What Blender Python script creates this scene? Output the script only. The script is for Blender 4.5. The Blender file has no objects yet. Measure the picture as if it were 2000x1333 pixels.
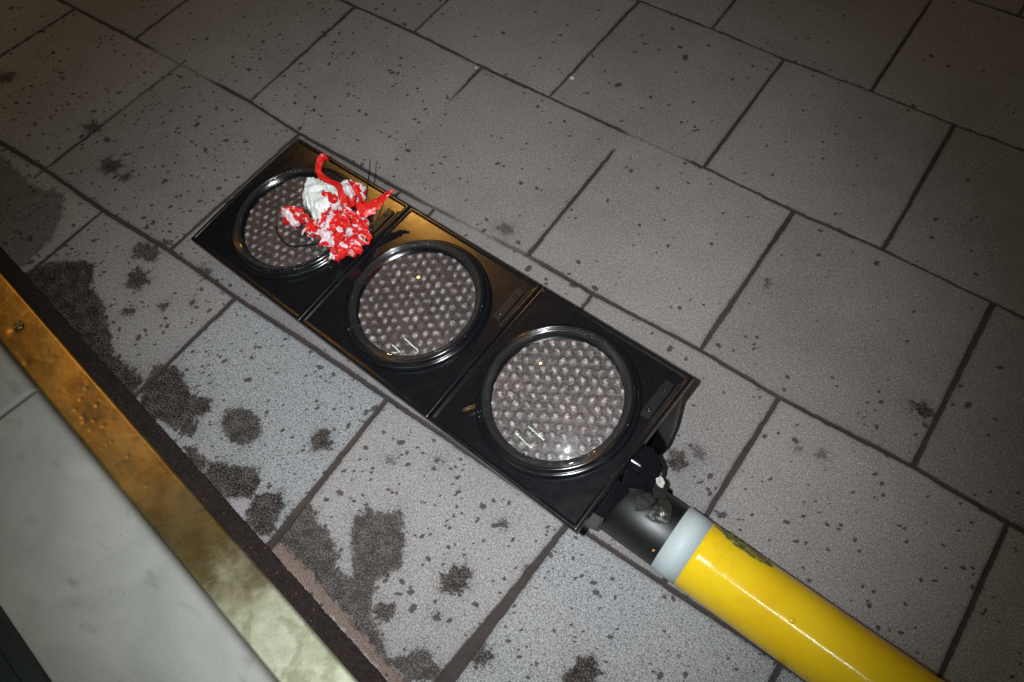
import bpy, bmesh, math, random
import numpy as np
from mathutils import Vector, Matrix, noise, Quaternion

scene = bpy.context.scene
# ------------------------------------------------------------------ camera
CAM = Vector((1.74749, -0.32072, 1.27907))
_r = Vector((0.81573179, 0.57664972, -0.04535137))
_d = Vector((0.48655139, -0.72644735, -0.48532668))
_f = Vector((-0.31280888, 0.37383063, -0.87315593))
cd = bpy.data.cameras.new('camera'); cam = bpy.data.objects.new('camera', cd)
scene.collection.objects.link(cam)
mw = Matrix((( _r.x, -_d.x, -_f.x, CAM.x), (_r.y, -_d.y, -_f.y, CAM.y), (_r.z, -_d.z, -_f.z, CAM.z), (0, 0, 0, 1)))
cam.matrix_world = mw
cd.sensor_width = 36; cd.lens = 1497.28 / 2000 * 36; cd.clip_start = .02; cd.clip_end = 300
scene.camera = cam

# ------------------------------------------------------------------ night sky
world = bpy.data.worlds.new('World'); scene.world = world; world.use_nodes = True
bg = world.node_tree.nodes['Background']
bg.inputs['Color'].default_value = (.55, .42, .40, 1); bg.inputs['Strength'].default_value = .010

# ------------------------------------------------------------------ lamps of the place
def lamp(name, kind, loc, target, energy, color, **kw):
    l = bpy.data.lights.new(name, kind); l.energy = energy; l.color = color
    for k, v in kw.items(): setattr(l, k, v)
    o = bpy.data.objects.new(name, l); scene.collection.objects.link(o)
    o.location = loc
    if target is not None:
        o.rotation_euler = (Vector(target) - Vector(loc)).to_track_quat('-Z', 'Y').to_euler()
    return o
# the flash unit the picture was taken with, left of the lens
lamp('camera_flash', 'SPOT', CAM - _r * .10 - _d * .035 - _f * .01, (1.27, .14, 0), 97, (.93, .97, 1.0),
     spot_size=math.radians(76), spot_blend=1.0, shadow_soft_size=.013)
# sodium street lamp, seen as a yellow star in the two clear lenses
P3 = Vector((1.25, .2, .1))
lamp('sodium_street_lamp', 'POINT', P3 + Vector((-.64, .385, .665)) * 8.5, None, 200, (1.0, .48, .09), shadow_soft_size=.11)
# two fluorescent tubes over the shop entrance, seen in the lenses as white bars
for dv, dist, tl_, pw in (((-.235, -.375, .895), 3.3, .85, 2.3), ((-.315, -.50, .805), 3.3, .85, 2.3), ((.305, -.40, .85), 3.35, .62, 9.)):
    v = Vector(dv).normalized()
    o = lamp('fluorescent_tube', 'AREA', P3 + v * dist, None, pw, (.80, 1.0, .86), shape='RECTANGLE', size=tl_, size_y=.052)
    zz = v; xx = Vector((1, -.145, 0)); xx = (xx - zz * xx.dot(zz)).normalized(); yy = zz.cross(xx)
    o.matrix_world = Matrix(((xx.x, yy.x, zz.x, o.location.x), (xx.y, yy.y, zz.y, o.location.y), (xx.z, yy.z, zz.z, o.location.z), (0, 0, 0, 1)))

scene.view_settings.view_transform = 'Standard'; scene.view_settings.look = 'None'
scene.view_settings.exposure = 0; scene.view_settings.gamma = 1

# ------------------------------------------------------------------ helpers
random.seed(7); rng = np.random.default_rng(11)
col = scene.collection

def mesh_obj(name, verts, faces, mat, parent=None, smooth=False, attrs=None):
    me = bpy.data.meshes.new(name)
    me.from_pydata([tuple(map(float, v)) for v in verts], [], [tuple(map(int, f)) for f in faces])
    if mat: me.materials.append(mat)
    if smooth: me.polygons.foreach_set('use_smooth', [True] * len(me.polygons))
    if attrs:
        for k, a in attrs.items():
            at = me.attributes.new(k, 'FLOAT', 'POINT'); at.data.foreach_set('value', np.asarray(a, dtype=np.float32))
    me.update()
    o = bpy.data.objects.new(name, me); col.objects.link(o)
    if parent: o.parent = parent
    return o

def tag(o, label=None, cat=None, group=None, kind=None):
    if label: o['label'] = label
    if cat: o['category'] = cat
    if group: o['group'] = group
    if kind: o['kind'] = kind
    return o

def empty(name, m, label, cat):
    o = bpy.data.objects.new(name, None); col.objects.link(o); o.matrix_world = m; o.empty_display_size = .05
    return tag(o, label, cat)

class NT:
    """small helper for writing node materials"""
    def __init__(s, name):
        s.m = bpy.data.materials.new(name); s.m.use_nodes = True; s.t = s.m.node_tree
        s.t.nodes.clear()
        s.out = s.t.nodes.new('ShaderNodeOutputMaterial')
    def n(s, t, **kw):
        x = s.t.nodes.new(t)
        for k, v in kw.items():
            if k in x.inputs: s.set(x.inputs[k], v)
            else: setattr(x, k, v)
        return x
    def set(s, i, v):
        if isinstance(v, bpy.types.NodeSocket): s.t.links.new(v, i)
        elif isinstance(v, (tuple, list)) and i.type == 'RGBA' and len(v) == 3: i.default_value = (*v, 1)
        else: i.default_value = v
    def coord(s, scale=(1, 1, 1), rot=(0, 0, 0)):
        c = s.n('ShaderNodeTexCoord'); m = s.n('ShaderNodeMapping')
        s.t.links.new(c.outputs['Object'], m.inputs['Vector']); m.inputs['Scale'].default_value = scale; m.inputs['Rotation'].default_value = rot
        return m.outputs[0]
    def noise(s, vec, scale, detail=4, rough=.6, dist=0):
        x = s.n('ShaderNodeTexNoise'); s.t.links.new(vec, x.inputs['Vector'])
        x.inputs['Scale'].default_value = scale; x.inputs['Detail'].default_value = detail; x.inputs['Roughness'].default_value = rough; x.inputs['Distortion'].default_value = dist
        return x.outputs['Fac']
    def voro(s, vec, scale, feature='F1', out='Distance', rnd=1):
        x = s.n('ShaderNodeTexVoronoi', feature=feature); s.t.links.new(vec, x.inputs['Vector'])
        x.inputs['Scale'].default_value = scale; x.inputs['Randomness'].default_value = rnd
        return x.outputs[out]
    def math(s, op, a, b=0., c=0., clamp=False):
        x = s.n('ShaderNodeMath', operation=op, use_clamp=clamp)
        s.set(x.inputs[0], a); s.set(x.inputs[1], b)
        s.set(x.inputs[2], c)
        return x.outputs[0]
    def ramp(s, v, a, b, lo=0., hi=1.):
        x = s.n('ShaderNodeMapRange', interpolation_type='SMOOTHSTEP')
        s.set(x.inputs[0], v); x.inputs[1].default_value = a; x.inputs[2].default_value = b; x.inputs[3].default_value = lo; x.inputs[4].default_value = hi
        return x.outputs[0]
    def mix(s, f, a, b, mode='MIX'):
        x = s.n('ShaderNodeMix', data_type='RGBA', blend_type=mode)
        s.set(x.inputs[0], f); s.set(x.inputs[6], a if not isinstance(a, tuple) else (*a, 1)); s.set(x.inputs[7], b if not isinstance(b, tuple) else (*b, 1))
        return x.outputs[2]
    def attr(s, name):
        x = s.n('ShaderNodeAttribute', attribute_name=name); return x.outputs['Fac']
    def bump(s, h, strength, dist):
        x = s.n('ShaderNodeBump'); x.inputs['Strength'].default_value = strength; x.inputs['Distance'].default_value = dist
        s.t.links.new(h, x.inputs['Height']); return x.outputs[0]
    def pbsdf(s, **kw):
        b = s.n('ShaderNodeBsdfPrincipled')
        for k, v in kw.items(): s.set(b.inputs[k.replace('_', ' ')], v)
        return b
    def done(s, b):
        s.t.links.new(b.outputs[0] if hasattr(b, 'outputs') else b, s.out.inputs['Surface']); return s.m

# ------------------------------------------------------------------ materials
def mat_pavement():
    t = NT('granite_paving'); v = t.coord()
    fine = t.noise(v, 420, 3, .75); grain = t.noise(v, 1000, 2, .6); cell = t.voro(v, 650, out='Color')
    cell = t.n('ShaderNodeSeparateColor', Color=cell).outputs[0]
    mid = t.noise(v, 12, 5, .6); big = t.noise(v, 2.3, 3, .5)
    coarse = t.attr('coarse')
    base = t.mix(t.ramp(big, .35, .65), (.216, .198, .194), (.260, .237, .230))
    base = t.mix(t.math('MULTIPLY', t.ramp(mid, .3, .75), .45), base, (.290, .268, .263))
    sl = t.attr('slab'); base = t.mix(1, base, t.n('ShaderNodeCombineColor', Red=sl, Green=sl, Blue=sl).outputs[0], 'MULTIPLY')
    base = t.mix(t.math('MULTIPLY', coarse, .65), base, (.30, .315, .33))
    # salt and pepper
    k = t.math('ADD', t.math('MULTIPLY', fine, .9), t.math('MULTIPLY', grain, .9))
    f1 = t.math('MULTIPLY', t.ramp(k, .62, 1.18, .45, 1.62), t.ramp(t.noise(v, 260, 2, .7), .3, .7, .80, 1.20))
    base = t.mix(1, base, t.n('ShaderNodeCombineColor', Red=f1, Green=f1, Blue=f1).outputs[0], 'MULTIPLY')
    pep = t.math('MULTIPLY', t.ramp(cell, .80, .92), t.math('ADD', .30, t.math('MULTIPLY', coarse, .55)))
    base = t.mix(pep, base, (.05, .045, .045))
    salt = t.math('MULTIPLY', t.ramp(cell, .05, .02), .35)
    base = t.mix(salt, base, (.62, .60, .58))
    # pale lichen film
    pk = t.attr('pink'); pkm = t.ramp(t.math('ADD', pk, t.math('MULTIPLY', t.noise(v, 70, 4, .7), .03)), .012, .022)
    base = t.mix(t.math('MULTIPLY', pkm, .5), base, (.36, .31, .35))
    # tan mortar smear
    edge = t.math('ADD', t.math('MULTIPLY', t.math('SUBTRACT', t.noise(v, 70, 7, .85), .5), .055), t.math('MULTIPLY', t.math('SUBTRACT', fine, .5), .022))
    tan = t.ramp(t.math('ADD', t.attr('tan'), edge), -.001, .002)
    base = t.mix(t.math('MULTIPLY', tan, .85), base, t.mix(t.ramp(fine, .4, .6), (.10, .065, .05), (.24, .165, .13)))
    # damp ragged stains with grain showing through
    sr = t.math('ADD', t.attr('stain'), edge); pepper = t.ramp(t.noise(v, 290, 2, .7), .47, .38)
    st = t.math('MAXIMUM', t.ramp(sr, -.0015, .0025), t.math('MULTIPLY', t.ramp(sr, -.024, .0), t.math('MULTIPLY', pepper, .8)))
    cg = t.noise(v, 330, 2, .7)
    dk = t.mix(t.ramp(t.math('ADD', t.math('MULTIPLY', cg, 1.), t.math('MULTIPLY', t.noise(v, 45, 3, .6), .35)), .60, .84), (.006, .005, .005), (.135, .110, .098))
    stm = t.math('MULTIPLY', st, t.ramp(t.attr('stdark'), .4, .92, .62, 1.))
    base = t.mix(stm, base, dk)
    # small droppings of dirt
    sp = t.ramp(t.math('ADD', t.attr('speck'), t.math('MULTIPLY', t.math('SUBTRACT', t.noise(v, 330, 3, .7), .5), .9)), .10, .42)
    base = t.mix(t.math('MULTIPLY', sp, .86), base, (.045, .032, .030))
    tiny = t.math('MULTIPLY', t.ramp(t.voro(v, 95), .17, .09), t.ramp(t.noise(v, 6, 3, .6), .42, .62))
    base = t.mix(t.math('MULTIPLY', tiny, .5), base, (.07, .055, .05))
    # joints
    jn = t.math('ADD', t.attr('joint'), t.math('MULTIPLY', t.math('SUBTRACT', t.noise(v, 160, 4, .7), .5), .0044))
    jm = t.math('MULTIPLY', t.ramp(jn, .0016, -.0012), t.attr('jstr'))
    jc = t.mix(t.ramp(fine, .35, .7), (.011, .008, .008), (.038, .028, .026))
    jc = t.mix(t.ramp(t.noise(v, 9, 3, .6), .4, .7), jc, t.mix(t.ramp(fine, .35, .7), (.022, .015, .013), (.075, .052, .042)))
    base = t.mix(jm, base, jc)
    near = t.math('MULTIPLY', t.ramp(jn, .010, .001), t.math('MULTIPLY', t.attr('jstr'), .22))
    base = t.mix(near, base, (.09, .07, .065))
    h = t.math('ADD', t.math('MULTIPLY', fine, .7), t.math('MULTIPLY', grain, .5))
    h = t.math('SUBTRACT', h, t.math('MULTIPLY', jm, 2.2))
    b = t.pbsdf(Base_Color=base, Roughness=.82, Specular_IOR_Level=.3, Normal=t.bump(h, .55, .0012))
    return t.done(b)

def mat_mortar():
    t = NT('mortar'); v = t.coord(); n = t.noise(v, 220, 4, .7); m = t.noise(v, 14, 4, .65)
    c = t.mix(t.ramp(n, .3, .72), (.013, .009, .009), (.036, .025, .023))
    c = t.mix(t.math('MULTIPLY', t.ramp(m, .55, .7), .6), c, (.012, .010, .010))
    c = t.mix(t.math('MULTIPLY', t.ramp(t.voro(v, 60), .10, .05), .7), c, (.30, .12, .05))
    return t.done(t.pbsdf(Base_Color=c, Roughness=.9, Specular_IOR_Level=.2, Normal=t.bump(n, .8, .002)))

def mat_marble():
    t = NT('grey_marble'); v = t.coord(); a = t.noise(v, 6, 5, .55, .6); b_ = t.noise(v, 26, 4, .6)
    c = t.mix(t.ramp(a, .35, .7), (.40, .41, .395), (.50, .505, .48))
    c = t.mix(t.math('MULTIPLY', t.ramp(b_, .60, .78), .35), c, (.18, .172, .16))
    st = t.ramp(t.noise(t.coord((1, 2.2, 1)), 13, 3, .5), .60, .74)
    c = t.mix(t.math('MULTIPLY', st, .28), c, (.16, .15, .13))
    sp = t.ramp(t.voro(v, 24), .035, .015); c = t.mix(t.math('MULTIPLY', sp, .8), c, (.10, .07, .06))
    e = t.attr('edge'); c = t.mix(t.math('MULTIPLY', e, .75), c, (.07, .06, .05))  # shading of the rounded edge by the brass painted in; slab joint darkened too
    g = t.ramp(t.noise(v, 900, 2, .6), .3, .7, .90, 1.08)
    c = t.mix(1, c, t.n('ShaderNodeCombineColor', Red=g, Green=g, Blue=g).outputs[0], 'MULTIPLY')
    return t.done(t.pbsdf(Base_Color=c, Roughness=.52, Specular_IOR_Level=.35, Normal=t.bump(b_, .08, .003)))

def mat_brass():
    t = NT('worn_brass_painted_sheen'); v = t.coord(); a = t.noise(v, 9, 4, .6, .4); f = t.noise(v, 700, 2, .6)
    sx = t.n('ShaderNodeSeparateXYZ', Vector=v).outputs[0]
    along = t.math('ADD', sx, t.math('MULTIPLY', t.math('SUBTRACT', t.noise(v, 14, 4, .6), .5), .30))  # zones along the strip: lamp reflections painted into the brass colour
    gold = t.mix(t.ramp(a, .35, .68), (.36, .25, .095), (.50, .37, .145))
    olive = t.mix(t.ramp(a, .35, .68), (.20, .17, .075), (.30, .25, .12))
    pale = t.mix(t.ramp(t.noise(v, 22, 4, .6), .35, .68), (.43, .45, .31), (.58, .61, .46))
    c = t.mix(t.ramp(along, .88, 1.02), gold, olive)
    pl = t.ramp(along, 1.10, 1.27); c = t.mix(pl, c, pale)  # pale green reflection painted over one end of the strip
    c = t.mix(t.math('MULTIPLY', t.ramp(t.noise(v, 11, 5, .6, .5), .54, .60), .42), c, (.22, .20, .11))
    sc = t.ramp(t.noise(t.coord((4, 60, 1), (0, 0, .9)), 6, 3, .6), .68, .73); c = t.mix(t.math('MULTIPLY', sc, .4), c, (.62, .60, .45))
    pits = t.ramp(t.voro(t.coord((1, 1.7, 1)), 42), .13, .05)
    pm = t.math('MULTIPLY', pits, t.ramp(t.noise(v, 5, 2, .5), .54, .64)); c = t.mix(t.math('MULTIPLY', pm, .6), c, (.16, .09, .04))
    g = t.ramp(f, .3, .7, .86, 1.12); c = t.mix(1, c, t.n('ShaderNodeCombineColor', Red=g, Green=g, Blue=g).outputs[0], 'MULTIPLY')
    h = t.math('ADD', t.math('MULTIPLY', t.noise(v, 16, 3, .5), 1.0), t.math('MULTIPLY', pm, -.55))
    r = t.math('ADD', t.ramp(a, .3, .7, .30, .40), t.math('MULTIPLY', pl, .16))
    m = t.math('SUBTRACT', .85, t.math('MULTIPLY', pl, .30))
    return t.done(t.pbsdf(Base_Color=c, Metallic=m, Roughness=r, Normal=t.bump(h, .22, .006)))

def mat_black(name='black_plastic', rough=.195, dust=.5, colr=(.0065, .0065, .008)):
    t = NT(name); v = t.coord(); a = t.noise(v, 30, 4, .6); f = t.noise(v, 700, 3, .7)
    c = t.mix(t.math('MULTIPLY', t.ramp(a, .45, .75), .35 * dust), colr, (.016, .014, .013))
    c = t.mix(t.math('MULTIPLY', t.ramp(f, .55, .8), .5 * dust), c, (.022, .020, .020))
    d = t.ramp(t.voro(v, 120), .085, .04); d = t.math('MULTIPLY', d, t.ramp(t.noise(v, 14, 2, .5), .5, .62))
    c = t.mix(t.math('MULTIPLY', d, .6 * dust), c, (.25, .20, .16))
    sc = t.ramp(t.noise(t.coord((4, 90, 1), (0, 0, .5)), 5, 4, .7), .68, .74)
    c = t.mix(t.math('MULTIPLY', sc, .10 * dust), c, (.06, .06, .06))
    r = t.math('ADD', rough, t.math('MULTIPLY', t.math('SUBTRACT', t.noise(v, 60, 4, .65), .5), .14), clamp=True)
    return t.done(t.pbsdf(Base_Color=c, Roughness=r, Specular_IOR_Level=.8, Normal=t.bump(f, .12, .0006)))

def mat_led():
    t = NT('led_panel'); v = t.coord()
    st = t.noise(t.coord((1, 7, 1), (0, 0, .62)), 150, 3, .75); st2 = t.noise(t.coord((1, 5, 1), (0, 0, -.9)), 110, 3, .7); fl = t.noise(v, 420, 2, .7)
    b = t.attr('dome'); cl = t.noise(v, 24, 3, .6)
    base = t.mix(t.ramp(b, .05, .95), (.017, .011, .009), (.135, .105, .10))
    g = t.math('MULTIPLY', t.ramp(st, .48, .64), t.math('ADD', t.math('MULTIPLY', b, .75), .10))  # streaky glints painted in as colour, strongest on the domes
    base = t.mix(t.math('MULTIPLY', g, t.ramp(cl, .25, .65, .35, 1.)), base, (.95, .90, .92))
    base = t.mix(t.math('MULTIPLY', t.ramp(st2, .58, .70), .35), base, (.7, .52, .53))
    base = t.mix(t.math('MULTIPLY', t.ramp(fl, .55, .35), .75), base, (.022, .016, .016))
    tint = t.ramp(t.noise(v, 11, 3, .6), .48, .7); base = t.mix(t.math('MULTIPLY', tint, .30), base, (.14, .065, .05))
    gw = t.math('MULTIPLY', t.ramp(t.noise(t.coord((1, 2.5, 1), (0, 0, .62)), 330, 2, .8), .50, .57), t.ramp(b, .1, .9, .10, 1.))  # finer white glints, also painted into the base colour
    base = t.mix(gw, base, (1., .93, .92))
    h = t.math('ADD', st, t.math('MULTIPLY', fl, .6))
    return t.done(t.pbsdf(Base_Color=base, Roughness=.30, Specular_IOR_Level=.6, Normal=t.bump(h, .6, .0012)))

def mat_cover():
    t = NT('clear_lens'); v = t.coord()
    tr = t.n('ShaderNodeBsdfTransparent', Color=(.90, .89, .89))
    gl = t.n('ShaderNodeBsdfGlossy', Color=(1, 1, 1), Roughness=.035)
    hz = t.n('ShaderNodeBsdfGlossy', Color=(.9, .95, 1), Roughness=.30)
    df = t.n('ShaderNodeBsdfDiffuse', Color=(.55, .52, .50))
    lw = t.n('ShaderNodeLayerWeight', Blend=.5).outputs['Facing']
    fr = t.math('ADD', .045, t.math('MULTIPLY', t.math('POWER', lw, 5.), .9))
    m1 = t.n('ShaderNodeMixShader'); t.set(m1.inputs[0], .10); t.t.links.new(gl.outputs[0], m1.inputs[1]); t.t.links.new(hz.outputs[0], m1.inputs[2])
    m2 = t.n('ShaderNodeMixShader'); t.set(m2.inputs[0], fr); t.t.links.new(tr.outputs[0], m2.inputs[1]); t.t.links.new(m1.outputs[0], m2.inputs[2])
    # dust and rub marks
    sc = t.ramp(t.noise(t.coord((2, 60, 1), (0, 0, 1.1)), 7, 3, .6), .66, .72)
    sc2 = t.ramp(t.noise(v, 45, 5, .75), .52, .8)
    rr = t.n('ShaderNodeVectorMath', operation='LENGTH'); t.t.links.new(t.coord((1, 1, 0)), rr.inputs[0])
    rim = t.ramp(rr.outputs['Value'], .1065, .109)
    dm = t.math('ADD', t.math('ADD', t.math('MULTIPLY', sc, .10), t.math('MULTIPLY', sc2, .05)), t.math('MULTIPLY', rim, .022), clamp=True)
    m3 = t.n('ShaderNodeMixShader'); t.set(m3.inputs[0], dm); t.t.links.new(m2.outputs[0], m3.inputs[1]); t.t.links.new(df.outputs[0], m3.inputs[2])
    return t.done(m3)

def mat_yellow():
    t = NT('yellow_paint'); v = t.coord(); a = t.noise(v, 7, 3, .5); f = t.noise(v, 500, 3, .6)
    c = t.mix(t.ramp(a, .3, .7), (.80, .49, .010), (.85, .58, .016))
    c = t.mix(t.math('MULTIPLY', t.ramp(f, .4, .7), .15), c, (.62, .30, .004))
    s = t.ramp(t.noise(t.coord((3, 60, 60)), 6, 4, .7), .70, .76); c = t.mix(t.math('MULTIPLY', s, .10), c, (.85, .75, .3))
    d = t.ramp(t.voro(v, 55), .05, .025); c = t.mix(t.math('MULTIPLY', d, .5), c, (.35, .15, .01))
    gr = t.ramp(t.noise(v, 22, 5, .7), .52, .76); c = t.mix(t.math('MULTIPLY', gr, .16), c, (.30, .17, .01))
    ch = t.ramp(t.noise(v, 150, 3, .6), .70, .72); ch = t.math('MULTIPLY', ch, t.ramp(t.noise(v, 9, 2, .5), .5, .6)); c = t.mix(t.math('MULTIPLY', ch, .8), c, (.16, .10, .03))
    h = t.math('ADD', t.math('MULTIPLY', t.noise(v, 40, 3, .5), 1.0), t.math('MULTIPLY', t.noise(v, 260, 3, .6), .22))
    r = t.ramp(t.noise(v, 80, 4, .7), .3, .75, .10, .19)
    return t.done(t.pbsdf(Base_Color=c, Roughness=r, Specular_IOR_Level=.5, Normal=t.bump(h, .10, .002)))

def mat_white_band():
    t = NT('reflective_white'); v = t.coord(); f = t.noise(v, 900, 2, .6); a = t.noise(v, 30, 4, .6)
    c = t.mix(t.ramp(f, .3, .7), (.42, .49, .50), (.54, .60, .61)); c = t.mix(t.math('MULTIPLY', t.ramp(a, .55, .8), .25), c, (.38, .42, .43))
    return t.done(t.pbsdf(Base_Color=c, Roughness=.5, Specular_IOR_Level=.3, Normal=t.bump(a, .1, .001)))

def mat_film(wht=.5, scale=60, seed=0.):
    """printed red and white plastic film, crumpled"""
    t = NT('red_white_film'); c = t.n('ShaderNodeTexCoord'); m = t.n('ShaderNodeMapping'); t.t.links.new(c.outputs['Object'], m.inputs['Vector'])
    m.inputs['Location'].default_value = (seed, seed * .7, 0); m.inputs['Scale'].default_value = (1, 1.6, 1); m.inputs['Rotation'].default_value = (0, 0, .7)
    v = m.outputs[0]
    nn = t.n('ShaderNodeTexNoise'); t.t.links.new(v, nn.inputs['Vector']); nn.inputs['Scale'].default_value = 45; nn.inputs['Detail'].default_value = 3
    mx = t.n('ShaderNodeVectorMath', operation='MULTIPLY_ADD'); t.t.links.new(nn.outputs['Color'], mx.inputs[0]); mx.inputs[1].default_value = (.007, .007, .007); t.t.links.new(v, mx.inputs[2])
    cell = t.n('ShaderNodeSeparateColor', Color=t.voro(mx.outputs[0], scale, out='Color')).outputs[0]
    f = t.ramp(cell, 1 - wht - .015, 1 - wht + .015)
    red = t.mix(t.ramp(t.noise(v, 90, 3, .6), .3, .7), (.62, .012, .012), (.78, .025, .02))
    w = t.mix(t.ramp(t.noise(v, 120, 3, .6), .3, .7), (.74, .58, .62), (.86, .74, .77))
    cc = t.mix(f, red, w)
    return t.done(t.pbsdf(Base_Color=cc, Roughness=.30, Specular_IOR_Level=.5, Normal=t.bump(t.voro(mx.outputs[0], 110, out='Distance'), .25, .002)))

def mat_film_two_sided():
    t = NT('red_film_white_back'); v = t.coord(); g = t.n('ShaderNodeNewGeometry')
    c = t.mix(t.math('MAXIMUM', t.math('SUBTRACT', 1., g.outputs['Backfacing']), t.ramp(t.noise(v, 70, 3, .6), .66, .68)), (.72, .018, .015), (.84, .70, .73))
    return t.done(t.pbsdf(Base_Color=c, Roughness=.28, Normal=t.bump(t.noise(v, 130, 3, .6), .5, .003)))

def mat_wad():
    t = NT('white_wadding'); v = t.coord(); a = t.noise(v, 90, 5, .7, .8); b = t.noise(v, 260, 4, .7)
    c = t.mix(t.ramp(a, .25, .55), (.84, .89, .86), (.95, .97, .95))
    return t.done(t.pbsdf(Base_Color=c, Roughness=.85, Specular_IOR_Level=.2, Normal=t.bump(t.math('ADD', a, t.math('MULTIPLY', b, .3)), .8, .004)))

def mat_simple(name, c, rough=.5, metal=0., c2=None, sc=150, bs=.2):
    t = NT(name); v = t.coord(); n = t.noise(v, sc, 4, .65)
    c2 = c2 or tuple(x * .6 for x in c)
    return t.done(t.pbsdf(Base_Color=t.mix(t.ramp(n, .35, .7), c, c2), Roughness=rough, Metallic=metal, Normal=t.bump(n, bs, .001)))

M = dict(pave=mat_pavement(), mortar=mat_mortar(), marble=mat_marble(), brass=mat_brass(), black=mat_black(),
         gloss=mat_black('gloss_black', .16, .25), bracket=mat_black('bracket_black', .24, .9), matte=mat_simple('matte_rubber', (.006, .006, .006), .75, 0, (.010, .010, .010)), satin=mat_black('satin_black', .46, .25, (.0035, .0035, .004)), latch=mat_black('latch_black', .30, 1.0, (.011, .0105, .012)), led=mat_led(), cover=mat_cover(), yellow=mat_yellow(),
         band=mat_white_band(), film=mat_film(.40, 80, 0), film2=mat_film(.56, 48, 3.), film3=mat_film(.18, 55, 5.), ribbon=mat_film_two_sided(),
         wad=mat_wad(), wire=mat_simple('black_nylon', (.012, .012, .013), .25),
         steel=mat_simple('screw_steel', (.62, .62, .60), .35, .7), scrape=mat_simple('scraped_paint', (.55, .55, .52), .6, 0, (.22, .21, .18), 260),
         tape=mat_simple('dull_tape', (.025, .025, .018), .5, 0, (.012, .012, .010), 90, .25),
         sticker=mat_simple('torn_sticker', (.06, .10, .02), .35, 0, (.42, .30, .04), 95, .6),
         leaf=mat_simple('dead_leaf', (.035, .020, .010), .35, 0, (.10, .06, .02), 160, .6),
         fleck=mat_simple('pale_fleck', (.75, .76, .74), .6), frame=mat_simple('dark_frame', (.03, .035, .038), .4, .2),
         rust=mat_simple('rust', (.45, .20, .05), .5))

# ------------------------------------------------------------------ pavement
def axis(a, b, step, lo, hi, g=1.25):
    x = list(np.arange(a, b, step)); s = step
    y = a
    pre = []
    while y > lo: s *= g; s = min(s, 6); y -= s; pre.append(y)
    post = []; y = x[-1]; s = step
    while y < hi: s *= g; s = min(s, 6); y += s; post.append(y)
    return np.array(pre[::-1] + x + post)
def strip_y(x): return -.158 - .1425 * x       # outer edge of the mortar channel
X1 = axis(-.62, 2.52, .0030, -60, 60); Y1 = axis(-.50, 1.80, .0030, -60, 60)
GX, GY = np.meshgrid(X1, Y1); NX, NY = len(X1), len(Y1)
# every row keeps clear of the doorstep side: squeeze rows below line A so the edge follows the mortar channel
px, py = GX.ravel(), GY.ravel()

def vnoise(x, s, seed):
    r = np.random.default_rng(seed); tab = r.uniform(-1, 1, 4096)
    q = x * s + 1000; i = np.floor(q).astype(int); f = q - i; f = f * f * (3 - 2 * f)
    return tab[i % 4096] * (1 - f) + tab[(i + 1) % 4096] * f

joint = np.full(px.shape, .5); jstr = np.ones(px.shape)
def put(d, w, strength, mask):
    """keep the nearest joint: distance minus half width, with its strength"""
    v = d - w
    m = mask & (v < joint)
    joint[m] = v[m]; s = strength if np.isscalar(strength) else strength[m]
    jstr[m] = s
LINES = {
 0: [(-.3, -.006), (-0.0023, -0.0086), (0.1514, 0.0021), (0.3601, -0.005), (0.5606, 0.0077), (0.7673, 0.0), (0.9603, 0.0045), (1.1675, -0.0), (1.5694, -0.0049), (1.9561, -0.0036)],
 1: [(-0.5557, 0.3978), (-0.233, 0.4041), (-0.0095, 0.4123), (0.3977, 0.4163), (0.5701, 0.3973), (0.9014, 0.3938), (1.2094, 0.4121), (1.3595, 0.4037), (1.5937, 0.413), (1.7575, 0.3988), (2.0018, 0.4129), (2.1637, 0.4018)],
 2: [(0.3818, 0.8051), (0.5802, 0.8107), (0.7962, 0.7991), (0.9863, 0.8013), (1.2054, 0.8021), (1.3856, 0.8104), (1.5965, 0.8033), (1.7846, 0.8139), (2.0035, 0.8051), (2.0605, 0.8023)],
 3: [(0.9906, 1.1991), (1.1924, 1.2069), (1.384, 1.199), (1.5924, 1.2142), (1.7834, 1.2113), (1.927, 1.2206)],
 4: [(1.6643, 1.6238), (1.7954, 1.633)]}
def line_y(k, x):
    if k in LINES:
        L = np.array(LINES[k]); c0 = (0., .4045, .805, 1.2085, 1.628)[k]; return c0 + .55 * (np.interp(x, L[:, 0], L[:, 1]) - c0)
    return np.full_like(x, .4 * k + (.03 if k > 4 else 0))
for k in range(-1, 150):
    y0 = .4 * k
    m = np.abs(py - y0) < .12 if k >= 0 else np.abs(py - y0) < .05
    if k < 0: continue
    if not m.any(): continue
    xx = px[m]; ly = line_y(k, xx) + vnoise(xx, 60, 10 + k) * .0006
    w = .0037 + vnoise(xx, 9, 30 + k) * .0010; s = np.full(xx.shape, .95)
    if k == 0: w = w + .0006
    if k >= 2: w = w - .0006
    if k == 1:
        s = s - .62 * np.clip(np.minimum(xx - .03, .30 - xx) / .05, 0, 1) - .35 * np.clip(np.minimum(xx - .90, 1.24 - xx) / .05, 0, 1) - .35 * np.clip(np.minimum(xx - 1.0, 1.14 - xx) / .04, 0, 1)
    if k == 2: s = s - .74 * np.clip(np.minimum(xx - 1.18, 1.36 - xx) / .03, 0, 1)
    full = np.zeros(px.shape); full[m] = s
    d = np.full(px.shape, 9.); d[m] = np.abs(py[m] - ly); ww = np.zeros(px.shape); ww[m] = w
    put(d, ww, full, m)
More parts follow.
